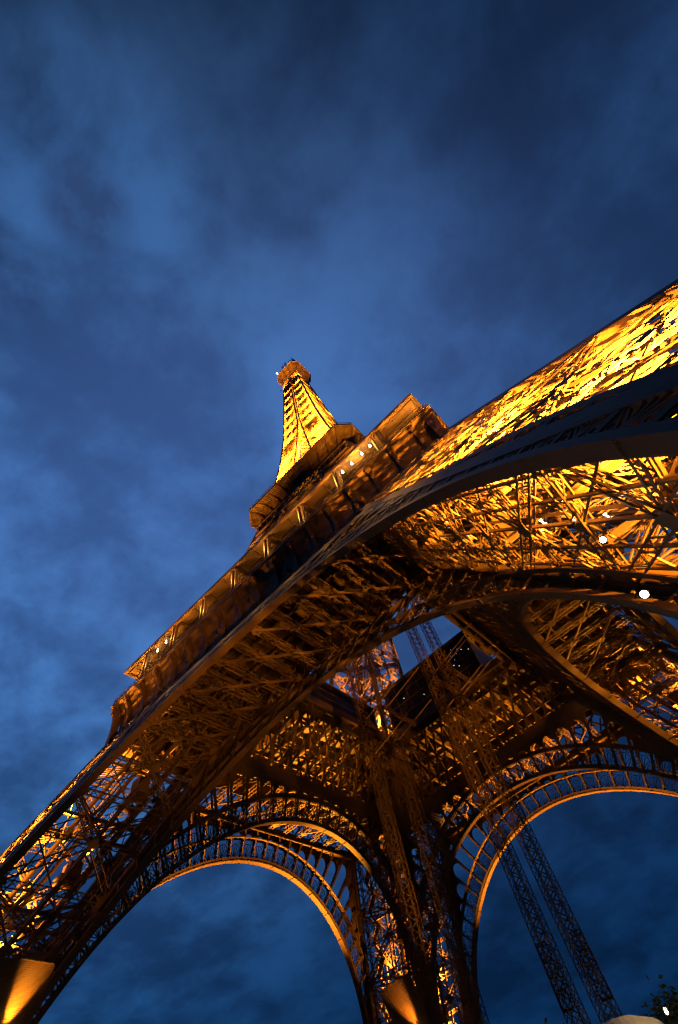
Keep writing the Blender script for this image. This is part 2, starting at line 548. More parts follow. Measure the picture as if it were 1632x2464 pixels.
def arch(axis, sgn, outer, lab):
    W = wo if outer else wi
    dirn = 1 if outer else -1          # soffit depth runs towards the space between the two arch planes

    def P(th, r, dep=0.0):
        h = r * math.sin(th); z = ZC + r * math.cos(th)
        return PH(h, z, dep)

    def PH(h, z, dep=0.0):
        n = sgn * (W(z) - dirn * dep)
        return np.array([h, n, z]) if axis == 1 else np.array([n, h, z])
    D = 0.95
    TH = math.radians(85)
    n = 120
    ths = np.linspace(-TH, TH, n + 1)
    st = math.radians(3.72)
    mb = MB()
    def ringbox(r0, r1, d0, d1):
        mb.strip([[P(t, r0, d0) for t in ths], [P(t, r1, d0) for t in ths], [P(t, r1, d1) for t in ths],
                  [P(t, r0, d1) for t in ths], [P(t, r0, d0) for t in ths]])
    ringbox(RR + .02, RR + .14, 0.02, D)                 # soffit plate
    ringbox(RR, RR + .50, -.03, .07)            # web of the lower rib
    ringbox(RR + .14, RR + .50, D - .10, D - .02)
    ringbox(RR + 2.95, RR + 3.08, 0.02, D)               # upper rib, with its own underside plate
    ringbox(RR + 2.93, RR + 3.45, -.03, .07)
    posts = mb; scr = MB()
    kmax = int(TH / st)
    hint = np.array([0, sgn, 0.4]) if axis == 1 else np.array([sgn, 0, 0.4])
    for k in range(-kmax, kmax + 1):
        t = k * st
        posts.bar(P(t, RR + .5, .06), P(t, RR + 2.95, .06), .30, .16, hint)
        posts.bar(P(t, RR + .5, D - .1), P(t, RR + 2.95, D - .1), .22, .10, hint)
        nn = 5
        for q in range(nn):
            r0 = RR + .5 + 2.45 * q / nn; r1 = RR + .5 + 2.45 * (q + 1) / nn
            d0, d1 = (.1, D - .12) if q % 2 == 0 else (D - .12, .1)
            posts.bar(P(t, r0, d0), P(t, r1, d1), .10, .06)
    for k in range(-kmax, kmax):
        tm = (k + .5) * st
        arc_w = st * (RR + 1.5) / 2 - .16
        def B(s, r):
            return P(tm + s / (RR + 1.5), RR + r, .1)
        # fan: pointed-round arch, spokes and scrolls
        prev = None
        for q in range(9):
            an = math.pi * q / 8
            p = (arc_w * .92 * math.cos(an), 1.55 + .85 * math.sin(an))
            if prev is not None:
                scr.bar(B(*prev), B(*p), .105, .105, hint)
            prev = p
        for an in (.22, .36, .5, .64, .78):
            an = math.pi * an
            scr.bar(B(0, .5), B(arc_w * .98 * math.cos(an) * (1.0), .55 + 1.75 * math.sin(an)), .1, .1, hint)
        for sg in (-1, 1):
            scr.bar(B(sg * arc_w * .92, 1.55), B(sg * arc_w * .35, .5), .1, .1, hint)
            for (cx_, cr, rad) in ((sg * arc_w * .74, .82, .25), (sg * arc_w * .78, 2.62, .22)):
                pv = None
                for q in range(7):
                    an = 2 * math.pi * q / 6
                    p = (cx_ + rad * math.cos(an), cr + rad * math.sin(an))
                    if pv is not None:
                        scr.bar(B(*pv), B(*p), .1, .1, hint)
                    pv = p
    for q in range(-10, 11):
        t = (q * 8.1 + 3.7) * math.pi / 180
        mb.bar(P(t, RR + .01, .03), P(t, RR + .01, D), .10, .05)
        mb.bar(P(t - .004, RR + .01, .03), P(t - .004, RR + .01, D), .03, .07)
    a = mb.build('arch', SOFFIT_MAT, tower, lab)
    scr.build('scrollwork', IRON_FINE, a)
    # spandrel: round-headed openings between the ring, the legs and the level girder
    sp_ = MB()
    rin = RR + 3.4
    def rtop(t):
        c, s_ = math.cos(t), abs(math.sin(t))
        r = (TOPZ - ZC) / max(c, 1e-3)
        # leg chord: h = wi(z) - 0.25
        lo, hi = rin - 4, 80.0
        for _ in range(40):
            m_ = (lo + hi) / 2
            if m_ * s_ < wi(ZC + m_ * c) - .3: lo = m_
            else: hi = m_
        return min(r, lo)
    for k in range(-kmax, kmax + 1):
        t = k * st
        rt_ = rtop(t)
        if rt_ > rin + .4:
            sp_.bar(P(t, rin, .05), P(t, rt_, .05), .36, .2, hint)
            sp_.bar(P(t, rin, D - .1), P(t, rt_, D - .1), .3, .12, hint)
            nn = max(1, int((rt_ - rin) / .6))
            for q in range(nn):
                r0 = rin + (rt_ - rin) * q / nn; r1 = rin + (rt_ - rin) * (q + 1) / nn
                d0, d1 = (.1, D - .12) if q % 2 == 0 else (D - .12, .1)
                sp_.bar(P(t, r0, d0), P(t, r1, d1), .10, .06)
    for k in range(-kmax, kmax):
        ta, tb = k * st, (k + 1) * st
        m_ = min(rtop(ta), rtop(tb)); m_ = min(m_, rtop((ta + tb) / 2))
        if max(rtop(ta), rtop(tb)) < rin + .2:
            continue
        half = st * (RR + 5) / 2 - .17
        lowrow, highrow = [], []
        for q in range(11):
            f_ = q / 10; t = ta + (tb - ta) * f_
            s_ = (f_ - .5) * 2
            s_ = s_ * (half + .17)
            inside = max(0.0, half * half - s_ * s_)
            ro = m_ - .3 - half + math.sqrt(inside)
            if abs(s_) >= half: ro = m_ - .3 - half - .15
            ro = max(ro, rin - .05)
            rr_ = max(rtop(t) + .1, ro + .02)
            lowrow.append((t, ro)); highrow.append((t, rr_))
        sp_.strip([[P(t, r, 0.0) for t, r in lowrow], [P(t, r, 0.0) for t, r in highrow],
                   [P(t, r, .1) for t, r in highrow], [P(t, r, .1) for t, r in lowrow], [P(t, r, 0.0) for t, r in lowrow]])
    # level lintel and its underside
    hw = wi(TOPZ)
    for d0, d1, z0, z1 in ((-.04, .09, TOPZ - .05, TOPZ + 1.35), (.1, D, TOPZ - .02, TOPZ + .12)):
        rows = []
        for (z, d) in ((z0, d0), (z1, d0), (z1, d1), (z0, d1), (z0, d0)):
            rows.append([PH(h, z, d) for h in np.linspace(-hw, hw, 9)])
        sp_.strip(rows)
    # plated margins along the leg edges
    for s2 in (-1, 1):
        zz = np.linspace(9, TOPZ, 14)
        rows = []
        for (w_, d) in ((.95, -.05), (-.35, -.05), (-.35, .3), (.95, .3), (.95, -.05)):
            rows.append([PH(s2 * (wi(z) + w_), z, d) for z in zz])
        sp_.strip(rows)
    sp_.build('spandrel', IRON_PLATE, a)
    # lattice girder between the legs above the lintel
    g_ = MB()
    ztop = 50.3 if outer else 56.2
    z0 = TOPZ + 1.35
    hw0 = wi(z0) + .2
    stp = 2.1 if not outer else 2.0
    H = ztop - z0
    run = H * (0.62 if not outer else .9)
    h = -hw0 - run
    while h < hw0 + run:
        for h0, h1 in ((h, h + run), (h + run, h)):
            za, zb = z0, ztop
            # clip to the girder's width
            def cl(hh0, zz0, hh1, zz1):
                lim = wi(51) + .6
                t0, t1 = 0.0, 1.0
                dh = hh1 - hh0
                for bound, s3 in ((lim, 1), (-lim, -1)):
                    f0 = (bound - hh0) * s3; f1 = (bound - hh1) * s3
                    if f0 < 0 and f1 < 0: return None
                    if f0 < 0: t0 = max(t0, -f0 / (f1 - f0))
                    if f1 < 0: t1 = min(t1, f0 / (f0 - f1))
                if t1 <= t0: return None
                return (hh0 + dh * t0, zz0 + (zz1 - zz0) * t0, hh0 + dh * t1, zz0 + (zz1 - zz0) * t1)
            c = cl(h0, za, h1, zb)
            if c:
                dd = .12 if h0 < h1 else .3
                g_.bar(PH(c[0], c[1], dd), PH(c[2], c[3], dd), .42 if not outer else .3, .12, hint)
        h += stp
    vs = 4.2
    k = -int(hw0 / vs)
    while k * vs < hw0:
        g_.bar(PH(k * vs, z0, .5), PH(k * vs, ztop, .5), .45, .35, hint)
        k += 1
    for (za, zb, dp) in ((ztop - .5, ztop, .5),):
        rows = []
        for (z, d) in ((za, -.05), (zb, -.05), (zb, dp), (za, dp), (za, -.05)):
            rows.append([PH(hh, z, d) for hh in np.linspace(-wi(ztop) - .4, wi(ztop) + .4, 5)])
        g_.strip(rows)
    g_.build('girder_lattice', IRON_FINE, a)
    # plates low behind the girder that catch the leg lights
    return a


for nm, ax, sg in SIDES:
    for outer in (True, False):
        arch(ax, sg, outer, f"{'outer' if outer else 'inner'} arch of the {nm} side")

# ---- first floor --------------------------------------------------------
V = 14.5
mb = MB()
O1 = 33.0
mb.box((-O1, -O1, 56.6), (O1, -V, 57.0)); mb.box((-O1, V, 56.6), (O1, O1, 57.0))
mb.box((-O1, -V, 56.6), (-V, V, 57.0)); mb.box((V, -V, 56.6), (O1, V, 57.0))
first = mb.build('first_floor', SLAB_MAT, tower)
f = MB()
k = -32.0
while k <= 32.01:
    for segs in ([(-32, 32)] if abs(k) > V else [(-32, -V - .3), (V + .3, 32)]):
        a, b = segs
        deep = abs(k) % 8 < .1
        hgt = 1.6 if deep else .8
        f.bar((a, k, 56.5 - hgt / 2), (b, k, 56.5 - hgt / 2), .22, hgt)
        f.bar((k, a, 56.3 - hgt / 2), (k, b, 56.3 - hgt / 2), .22, hgt)
    k += 4.0
for s in (-1, 1):
    for (a, b) in (((-V, s * V), (V, s * V)), ((s * V, -V), (s * V, V))):
        f.bar((*a, 56.3), (*b, 56.3), .5, 1.4)
f.build('floor_beam', IRON_FINE, first)
# wind bracing in the soffit between outer and inner arches
for nm, ax, sg in SIDES:
    f = MB(); zb = 46.2
    y0, y1 = wi(zb) + .4, wo(zb) - .4
    S = 3.55
    def Q(h, d, z=zb):
        return np.array([h, sg * d, z]) if ax == 1 else np.array([sg * d, h, z])
    xs = [S * q for q in range(-6, 7)]
    for i, x in enumerate(xs):
        f.lat(Q(x, y0), Q(x, y1), .75, .6, .12, sides=2, pitch=1.25)
    mid = [y1 - 1.8, y1 - 1.8 - S, y1 - 1.8 - 2 * S, y1 - 1.8 - 3 * S]
    for i in range(len(xs)):
        for j in range(4):
            if (i + j) % 2:
                continue
            p = (xs[i], mid[j])
            for (di, dj) in ((1, 1), (1, -1)):
                i2, j2 = i + di, j + dj
                if 0 <= i2 < len(xs) and 0 <= j2 < 4:
                    q = (xs[i2], mid[j2])
                    if dj == 1:
                        f.bar(Q(*p, zb - .3), Q(*q, zb - .3), .26, .3)
                    else:
                        for o_ in (-.2, .2):
                            f.bar(Q(p[0] + o_, p[1] + o_, zb - .2), Q(q[0] + o_, q[1] + o_, zb - .2), .13, .25)
            s_ = .72
            f.quadplate(Q(p[0] - s_, p[1], zb - .42), Q(p[0], p[1] - s_, zb - .42), Q(p[0] + s_, p[1], zb - .42), Q(p[0], p[1] + s_, zb - .42), .06)
    # upper layer under the floor, and sloping members tying both
    for x in xs[::2]:
        f.bar(Q(x, y0 - 1, 51.5), Q(x, y1 - 1, 51.5), .3, .6)
    for d in (y0 + 3.5, (y0 + y1) / 2, y1 - 4):
        f.bar(Q(-22, d, 51.2), Q(22, d, 51.2), .25, .5)
    f.build('wind_bracing', IRON_FINE, first)

# frieze, cove, consoles, ledge, railing and canopy
def ring4(mb, w0, w1, z0, z1):
    """four-sided sheet from (w0,z0) to (w1,z1)"""
    r = lambda w, z: [(-w, -w, z), (w, -w, z), (w, w, z), (-w, w, z)]
    mb.strip([r(w0, z0), r(w1, z1)], True)
f = MB()
prof = [(34.15, 49.0), (33.9, 50.2), (33.75, 51.4), (33.8, 52.8), (34.0, 54.2), (34.4, 55.4), (34.9, 56.2), (35.25, 56.5)]
for p, q in zip(prof[:-1], prof[1:]):
    ring4(f, p[0], q[0], p[1], q[1])
cove = f.build('gallery_cove', COVE_MAT, first)
f = MB()
for (w0, z0, w1, z1) in ((35.25, 56.5, 35.25, 56.72), (35.25, 56.72, 35.42, 56.72), (35.42, 56.72, 35.42, 57.0), (35.42, 57.0, 32.5, 57.02),
                         (34.2, 48.9, 34.55, 49.0), (34.55, 49.0, 34.45, 49.6), (34.45, 49.6, 34.0, 49.65)):
    ring4(f, w0, w1, z0, z1)
f.build('gallery_ledge', IRON, first)
SP = 70.7 / 18
cons_prof = [(33.6, 49.3), (34.25, 49.5), (34.45, 50.4), (34.15, 51.2), (34.2, 52.4), (34.35, 53.6), (34.75, 54.6), (35.15, 55.1), (35.36, 55.6), (35.3, 56.2), (35.05, 56.55), (33.6, 56.55)]
def put(axis, sg, h, w, z):
    return np.array([h, sg * w, z]) if axis == 1 else np.array([sg * w, h, z])
for nm, ax, sg in SIDES:
    for k in range(18 if True else 19):
        h = -35.0 + SP * k + (0.0 if k else 0.3)
        m = MB()
        m.prism(cons_prof, lambda p: put(ax, sg, h - .27, p[0], p[1]), lambda p: put(ax, sg, h + .27, p[0], p[1]))
        # scroll head
        rows = []
        for hh in (h - .36, h + .36):
            rows.append([put(ax, sg, hh, 34.98 + .42 * math.cos(a), 55.75 + .42 * math.sin(a)) for a in np.linspace(0, 2 * math.pi, 11)])
        m.strip(rows)
        for r in rows:
            m.raw(r[:-1], [tuple(range(10))])
        # foot lantern
        m.bar(put(ax, sg, h, 34.55, 49.6), put(ax, sg, h, 34.4, 50.7), .4, .35)
        m.build('console', IRON_PLATE, first)
f = MB()
for nm, ax, sg in SIDES:
    for z in (57.35, 57.7, 58.15):
        f.bar(put(ax, sg, -35.2, 35.2, z), put(ax, sg, 35.2, 35.2, z), .07)
    for k in range(0, 145):
        h = -35.2 + k * 70.4 / 144
        f.bar(put(ax, sg, h, 35.2, 57), put(ax, sg, h, 35.2, 58.15), .045)
f.build('railing', IRON_FINE, first)
f = MB()
Wc, Ic = 35.02, 27.5
for (w0, z0, w1, z1) in ((Wc - .45, 63.75, Wc, 63.8), (Wc, 63.8, Wc, 64.45), (Wc, 64.45, Wc - .9, 64.9), (Wc - .9, 64.9, Ic, 65.2), (Ic, 65.2, Ic, 64.0), (Ic, 64.0, Wc - .45, 63.98), (Wc - .45, 63.98, Wc - .45, 63.75)):
    ring4(f, w0, w1, z0, z1)
canopy = f.build('canopy', CANOPY_MAT, first)
f = MB()
for nm, ax, sg in SIDES:
    for k in range(0, 19):
        h = -35.0 + SP * k + .02
        h = max(-34.4, min(34.4, h))
        f.bar(put(ax, sg, h, Ic, 63.85), put(ax, sg, h, Wc - .5, 63.85), .14, .24)
        f.bar(put(ax, sg, h, 28.0, 57), put(ax, sg, h, 28.0, 63.9), .22)
        # arched bracket below the canopy rafters
        pv = None
        for q in range(7):
            an = math.pi / 2 * q / 6
            p = put(ax, sg, h, 28.2 + 3.2 * (1 - math.cos(an)), 61.0 + 2.8 * math.sin(an))
            if pv is not None:
                f.bar(pv, p, .09)
            pv = p
    for w in (30.5, 32.8):
        f.bar(put(ax, sg, -34, w, 63.9), put(ax, sg, 34, w, 63.9), .1, .15)
f.build('canopy_rafter', IRON, canopy)
f = MB()
ring4(f, 27.9, 27.9, 57.02, 63.98)
f.build('gallery_wall', GLASS_MAT, first)
# oblong double posts carrying the canopy, every second bay
for nm, ax, sg in SIDES:
    for k in range(8):
        h = 26.85 - 7.85 * k
        m = MB()
        for s in (-.42, .42):
            m.bar(put(ax, sg, h + s, 34.6, 57.6), put(ax, sg, h + s, 34.6, 63.3), .17, .5, put(ax, sg, 0, 1, 0))
        for zc_, s0 in ((57.6, -1), (63.3, 1)):
            pv = None
            for q in range(9):
                an = math.pi * q / 8
                p = put(ax, sg, h + .42 * math.cos(an), 34.6, zc_ + s0 * .42 * math.sin(an))
                if pv is not None:
                    m.bar(pv, p, .17, .5, put(ax, sg, 0, 1, 0))
                pv = p
        for q in range(22):
            z = 57.7 + q * .26
            m.bar(put(ax, sg, h - .36, 34.5, z), put(ax, sg, h + .36, 34.5, z + .26), .035)
            m.bar(put(ax, sg, h + .36, 34.5, z), put(ax, sg, h - .36, 34.5, z + .26), .035)
        m.build('canopy_post', CANOPY_MAT, first)
# pavilions round the void
def pavilion(lo, hi, nm, zt=66.6):
    m = MB(); m.box((lo[0], lo[1], 57.0), (hi[0], hi[1], zt))
    o = m.build('pavilion', GLASS_MAT, first, nm)
    m = MB(); m.box((lo[0] - .5, lo[1] - .5, zt), (hi[0] + .5, hi[1] + .5, zt + .5))
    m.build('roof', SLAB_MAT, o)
    m = MB()
    for z in (59.4, 61.0) if zt < 65 else (59.4, 61.8, 64.2):
        for (a, b) in (((lo[0], lo[1]), (hi[0], lo[1])), ((hi[0], lo[1]), (hi[0], hi[1])), ((hi[0], hi[1]), (lo[0], hi[1])), ((lo[0], hi[1]), (lo[0], lo[1]))):
            m.bar((*a, z), (*b, z), .12)
    for x in np.linspace(lo[0], hi[0], 9):
        for y in (lo[1], hi[1]):
            m.bar((x, y, 57), (x, y, zt), .12)
    m.build('mullion', MAST_MAT, o)
    return o
pavilion((-13, 14.8), (10.2, 25.5), 'dark glass pavilion beyond the opening')
pavilion((15.2, -12), (25.5, 12), None)
pavilion((-25.5, -12), (-15.2, 12), None, 62.3)
m = MB(); m2 = MB()
rr = random.Random(5)
for (x, z) in ((6.1, 65.0), (5.9, 62.4), (6.8, 63.4), (7.4, 64.2), (5.4, 63.8)):
    m = MB(); m.sphere((x, 14.5, z), .06, 5); m.build('blue_light', PT_BLUE, first)
for (x, z) in ((9.6, 62.5), (-8.3, 62.4), (5.2, 61.4), (6.2, 60.6), (-3.5, 60.2), (8.2, 63.5)):
    m2 = MB(); m2.sphere((x, 14.5, z), .06, 5); m2.build('white_light', PT_WHITE, first)

# ---- second floor -------------------------------------------------------
def oct_ring(w, c, z):
    return [(-w + c, -w, z), (w - c, -w, z), (w, -w + c, z), (w, w - c, z), (w - c, w, z), (-w + c, w, z), (-w, w - c, z), (-w, -w + c, z)]
f = MB()
f.strip([oct_ring(17.2, 2.4, 111.4), oct_ring(17.3, 2.4, 113.0), oct_ring(17.9, 2.6, 114.3), oct_ring(19.0, 2.9, 115.1), oct_ring(20.3, 3.25, 115.5)], True)
f.raw(oct_ring(17.2, 2.4, 111.4), [tuple(range(8))])
second = f.build('second_floor', COVE_MAT, tower)
f = MB()
f.strip([oct_ring(20.3, 3.25, 115.5), oct_ring(20.3, 3.25, 115.75), oct_ring(20.62, 3.3, 115.75), oct_ring(20.62, 3.3, 116.5), oct_ring(18, 3, 116.55)], True)
f.raw(oct_ring(18, 3, 116.55), [tuple(range(7, -1, -1))])
f.build('ledge', CANOPY_MAT, second)
f = MB()
for r in (oct_ring(20.45, 3.3, 117.2), oct_ring(20.45, 3.3, 118.2)):
    for a, b in zip(r, r[1:] + r[:1]):
        f.bar(a, b, .1)
r0, r1 = oct_ring(20.45, 3.3, 116.5), oct_ring(20.45, 3.3, 118.2)
for i in range(8):
    a0, b0, a1, b1 = np.array(r0[i]), np.array(r0[(i + 1) % 8]), np.array(r1[i]), np.array(r1[(i + 1) % 8])
    nseg = max(6, int(np.linalg.norm(b0 - a0) / .45))
    for q in range(nseg):
        f.bar(a0 + (b0 - a0) * q / nseg, a1 + (b1 - a1) * q / nseg, .05)
f.build('railing', IRON_FINE, second)
# brackets and ribs under the second floor gallery
prof2 = [(17.3, 111.4), (17.45, 111.2), (17.8, 112.6), (18.3, 113.6), (19.2, 114.6), (20.3, 115.2), (20.3, 115.5), (17.3, 115.5)]
def oct_side(i, s, w, z):
    """point on side i at distance s along it, w out from the axis (face normal distance)"""
    c = w * .16
    r = oct_ring(w, c, z); a = np.array(r[i]); b = np.array(r[(i + 1) % 8])
    return a + (b - a) * s
for i in range(8):
    nb = 9 if i % 2 == 0 else 1
    for q in range(nb + 1):
        s = q / nb
        m = MB()
        poly = prof2
        def mk(ds):
            out = []
            for (w, z) in poly:
                p = oct_side(i, s, w, z)
                t = oct_side(i, 1, w, z) - oct_side(i, 0, w, z); t = t / np.linalg.norm(t)
                out.append(p + t * ds)
            return out
        A0, B0 = mk(-.16), mk(.16)
        n = len(poly)
        m.raw(A0 + B0, [tuple(range(n - 1, -1, -1)), tuple(range(n, 2 * n))] + [(j, (j + 1) % n, n + (j + 1) % n, n + j) for j in range(n)])
        m.build('bracket', IRON_PLATE, second)
    f = MB()
    for q in range(nb * 6):
        s = (q + .5) / (nb * 6)
        pts = [oct_side(i, s, w - .04, z) for (w, z) in ((18.0, 114.15), (19.0, 114.95), (20.2, 115.35))]
        for a, b in zip(pts[:-1], pts[1:]):
            f.bar(a, b, .1, .14)
    f.build('rib_row', IRON_FINE, second)

# upper edge girder of the second floor and lower deck trusses
f = MB()
for nm, ax, sg in SIDES:
    for z0, z1, w in ((104.5, 110.8, 17.9),):
        for k in range(-16, 16, 2):
            f.bar(put(ax, sg, k, wo(z0), z0), put(ax, sg, k + 2, wo(z1) + .1, z1), .2); f.bar(put(ax, sg, k + 2, wo(z0), z0), put(ax, sg, k, wo(z1) + .1, z1), .2)
        f.bar(put(ax, sg, -17, wo(z0), z0), put(ax, sg, 17, wo(z0), z0), .5); f.bar(put(ax, sg, -17, wo(z1) + .1, z1), put(ax, sg, 17, wo(z1) + .1, z1), .5)
f.build('girder_lattice', IRON_FINE, second)

# ---- top platform -------------------------------------------------------
f = MB()
f.strip([oct_ring(5.25, .8, 265.2), oct_ring(5.5, .9, 268.5), oct_ring(6.2, 1.6, 272.0), oct_ring(7.4, 2.4, 275.0), oct_ring(8.3, 2.9, 276.6)], True)
top = f.build('top_platform', COVE_MAT, tower)
f = MB()
f.strip([oct_ring(8.3, 2.9, 276.6), oct_ring(8.5, 2.95, 276.6), oct_ring(8.5, 2.95, 277.6), oct_ring(8.2, 2.9, 277.7)], True)
f.raw(oct_ring(8.2, 2.9, 277.7), [tuple(range(7, -1, -1))])
f.build('ledge', CANOPY_MAT, top)
f = MB()
for i in range(8):
    for s in ((0.0, .33, .66) if i % 2 == 0 else (0.0, .5)):
        pv = None
        for (w, c, z) in ((5.4, .85, 266), (5.7, .95, 269), (6.4, 1.6, 272.0), (7.6, 2.4, 275.0), (8.35, 2.9, 276.5)):
            r = oct_ring(w, c, z); p = np.array(r[i]) + (np.array(r[(i + 1) % 8]) - np.array(r[i])) * s
            if pv is not None:
                f.bar(pv, p, .22, .4)
            pv = p
f.build('bracket', IRON, top)
f = MB()
f.strip([oct_ring(7.6, 2.6, 277.6), oct_ring(7.6, 2.6, 281.5), oct_ring(6.9, 2.4, 282.2), oct_ring(6.0, 2, 282.3), oct_ring(5.2, 1.8, 286.5), oct_ring(3.6, 1.2, 288.5), oct_ring(2.2, .8, 293), oct_ring(1.4, .5, 296), oct_ring(.7, .25, 297), oct_ring(.5, .2, 310), oct_ring(.2, .08, 324)], True)
f.build('cabin', IRON_PLATE, top)
f = MB()
for a in np.linspace(0, 2 * math.pi, 28, endpoint=False):
    w = 7.9
    x, y = max(-w, min(w, 10 * math.cos(a))), max(-w, min(w, 10 * math.sin(a)))
    f.bar((x * .96, y * .96, 277.6), (x * .93, y * .93, 281.6), .09)
for x, y, h in ((6.2, -6.6, 8.5), (5.0, -7.2, 5.0), (6.9, -5.4, 4.5), (6.6, -6.0, 6.0)):
    f.bar((x, y, 278), (x, y, 281.6 + h), .5, .5)
f.build('aerial', LAMP_BODY, top)
f = MB()
for (x, y) in ((1.2, -7.6), (-1.0, -7.7)):
    for dx in (-.5, .5):
        f.bar((x + dx, y, 281), (x + dx, y, 290), .14)
    for k in range(6):
        f.bar((x - .5, y, 282 + k * 1.5), (x + .5, y, 283.2 + k * 1.5), .1)
        f.bar((x - 1.0, y, 284 + k), (x + 1.0, y, 284 + k), .07)
f.build('antenna_frame', mat_iron('antenna_pink', (0.55, .32, .26), scale=1), top)
f = MB(); f.sphere((-5.6, -8.3, 282.0), .42, 6); f.build('beacon', mat_emit('beacon_glass', (.85, .92, 1), 30), top)

# ---- corrugated lift-shaft screens inside two legs -----------------------
SCREEN = mat_iron('corrugated_screen', (0.2, 0.14, 0.08), scale=.3, var=.1)
def screen(parent_lab, fn, nu, nz, lab):
    rows = []
    for j in range(nz * 4 + 1):
        v = j / (nz * 4)
        rows.append([fn(i / nu, v, .13 * math.cos(j * math.pi / 2)) for i in range(nu + 1)])
    m = MB(); m.strip(rows)
    o = m.build('corrugated_screen', SCREEN, tower, lab)
    return o
def scrA(u, v, d):
    z = 13.5 + 10.3 * v
    return (-(44.2 - .5 * z) + d * .5 + .35 * math.sin(math.pi * u), -(45.5 - 11.0 * u), z)
screen(None, scrA, 14, 72, 'ribbed screen glowing yellow on the inner side of the left leg')
def scrB(u, v, d):
    z = 15.5 + 12.0 * v
    return (-33.8 - 7.6 * u, 44.2 - .5 * z - d * .5 - .35 * math.sin(math.pi * u), z)
screen(None, scrB, 8, 72, 'ribbed screen glowing yellow low on the far leg')

# ------------------------------------------------------------------ lights
def spot(loc, aim, power, size, color=SODIUM, blend=.6, rad=.12, parent=None):
    l = bpy.data.lights.new('projector_light', 'SPOT')
    l.energy = power; l.spot_size = math.radians(size); l.spot_blend = blend; l.color = color; l.shadow_soft_size = rad
    o = bpy.data.objects.new('projector_light', l); COL.objects.link(o)
    v = Vector(aim) - Vector(loc)
    loc = tuple(Vector(loc) + v.normalized() * .45)
    q = v.to_track_quat('-Z', 'Y')
    if parent is not None:
        o.parent = parent
        o.location = Vector(loc) - parent.location
    else:
        o.location = loc
    o.rotation_euler = q.to_euler()
    return o


def projector(loc, aim, label, group=None, lens=BULB_Y, r=.3):
    """floodlight: drum housing, rim, yoke and lens"""
    t = thing('floodlight', label, 'floodlight', loc, group)
    v = (Vector(aim) - Vector(loc)).normalized()
    q = v.to_track_quat('Z', 'Y').to_matrix()
    def tr(m):
        m.v = [np.array([list(q @ Vector(p)) for p in a]) for a in m.v]; return m
    m = MB(); m.lathe([(.01, -.75 * r * 1.6), (r * .6, -.7 * r * 1.6), (r * .9, -.3 * r), (r, .1 * r), (r * 1.12, .1 * r), (r * 1.12, .3 * r), (r, .3 * r), (r * .97, .1 * r)], (0, 0, 0), 18)
    tr(m).build('housing', LAMP_BODY, t)
    m = MB(); m.lathe([(r * .96, .16 * r), (r * .6, .3 * r), (.001, .36 * r)], (0, 0, 0), 18)
    tr(m).build('lens', lens, t)
    m = MB(); m.bar((-r * 1.25, 0, 0), (-r * 1.25, 0, -r * 1.6), .06); m.bar((r * 1.25, 0, 0), (r * 1.25, 0, -r * 1.6), .06); m.bar((-r * 1.25, 0, -r * 1.6), (r * 1.25, 0, -r * 1.6), .06)
    m.bar((-r * 1.25, 0, 0), (-r * .9, 0, 0), .05); m.bar((r * 1.25, 0, 0), (r * .9, 0, 0), .05)
    tr(m).build('yoke', LAMP_BODY, t)
    return t


def axis_pt(sx, sy, u, v, z):
    return (sx * (wi(z) + (wo(z) - wi(z)) * u), sy * (wi(z) + (wo(z) - wi(z)) * v), z)


G1 = 'sodium floodlights hidden inside the legs'
for (sx, sy) in LEGS:
    lv = ((5.0, 30, .9), (14.0, 38, 1.0), (24.0, 46, .9), (35.0, 57, .12), (45.0, 58, .05))
    if sy > 0:
        lv = ((6.0, 30, 1.4), (16.0, 34, 2.1), (25.0, 38, .35)) if sx < 0 else ((6.0, 30, 1.4), (16.0, 36, 2.4), (27.0, 44, 1.2))
    for z, zt, pw in lv:
        for (u, v) in ((.78, .3), (.3, .78)):
            loc = axis_pt(sx, sy, u, v, z); aim = axis_pt(sx, sy, u, v, zt)
            wv = (.25 if z < 12 else .5) if (sx, sy) == (1, -1) else .35 if (sx, sy) == (1, 1) else .75
            aim = (wv * loc[0] + (1 - wv) * aim[0], wv * loc[1] + (1 - wv) * aim[1], aim[2])
            t = projector(loc, aim, 'small sodium floodlight fixed inside a lattice leg pointing up', G1)
            spot(loc, aim, P_LEG * pw, (86 if z < 30 else 70) if (sx, sy) == (1, -1) else 82 if (sx, sy) == (1, 1) else 58, blend=.9, parent=t)
    for z, zt in ((60.0, 90),):
        loc = axis_pt(sx, sy, .5, .5, z); aim = axis_pt(sx, sy, .5, .5, zt)
        t = projector(loc, aim, 'sodium floodlight inside the tower between first and second floor', 'sodium floodlights between the floors')
        spot(loc, aim, P_UPPER, 120, parent=t)
for iz, z in enumerate((117.5, 126, 135, 144, 154, 164, 175, 186, 198, 210, 223, 236, 250)):
    for (sx, sy) in ((1, -1), (-1, -1), (1, 1)):
        if iz % 2 and sy > 0:
            continue
        q = .62 if z < 150 else .66
        loc = axis_pt(sx, sy, q, q, z); aim = axis_pt(sx, sy, q, q, z + 25)
        t = projector(loc, aim, 'sodium floodlight inside the spire pointing up', 'sodium floodlights inside the spire')
        spot(loc, aim, P_SPIRE * (wo(z) / 13) ** 1.5, 150, parent=t)
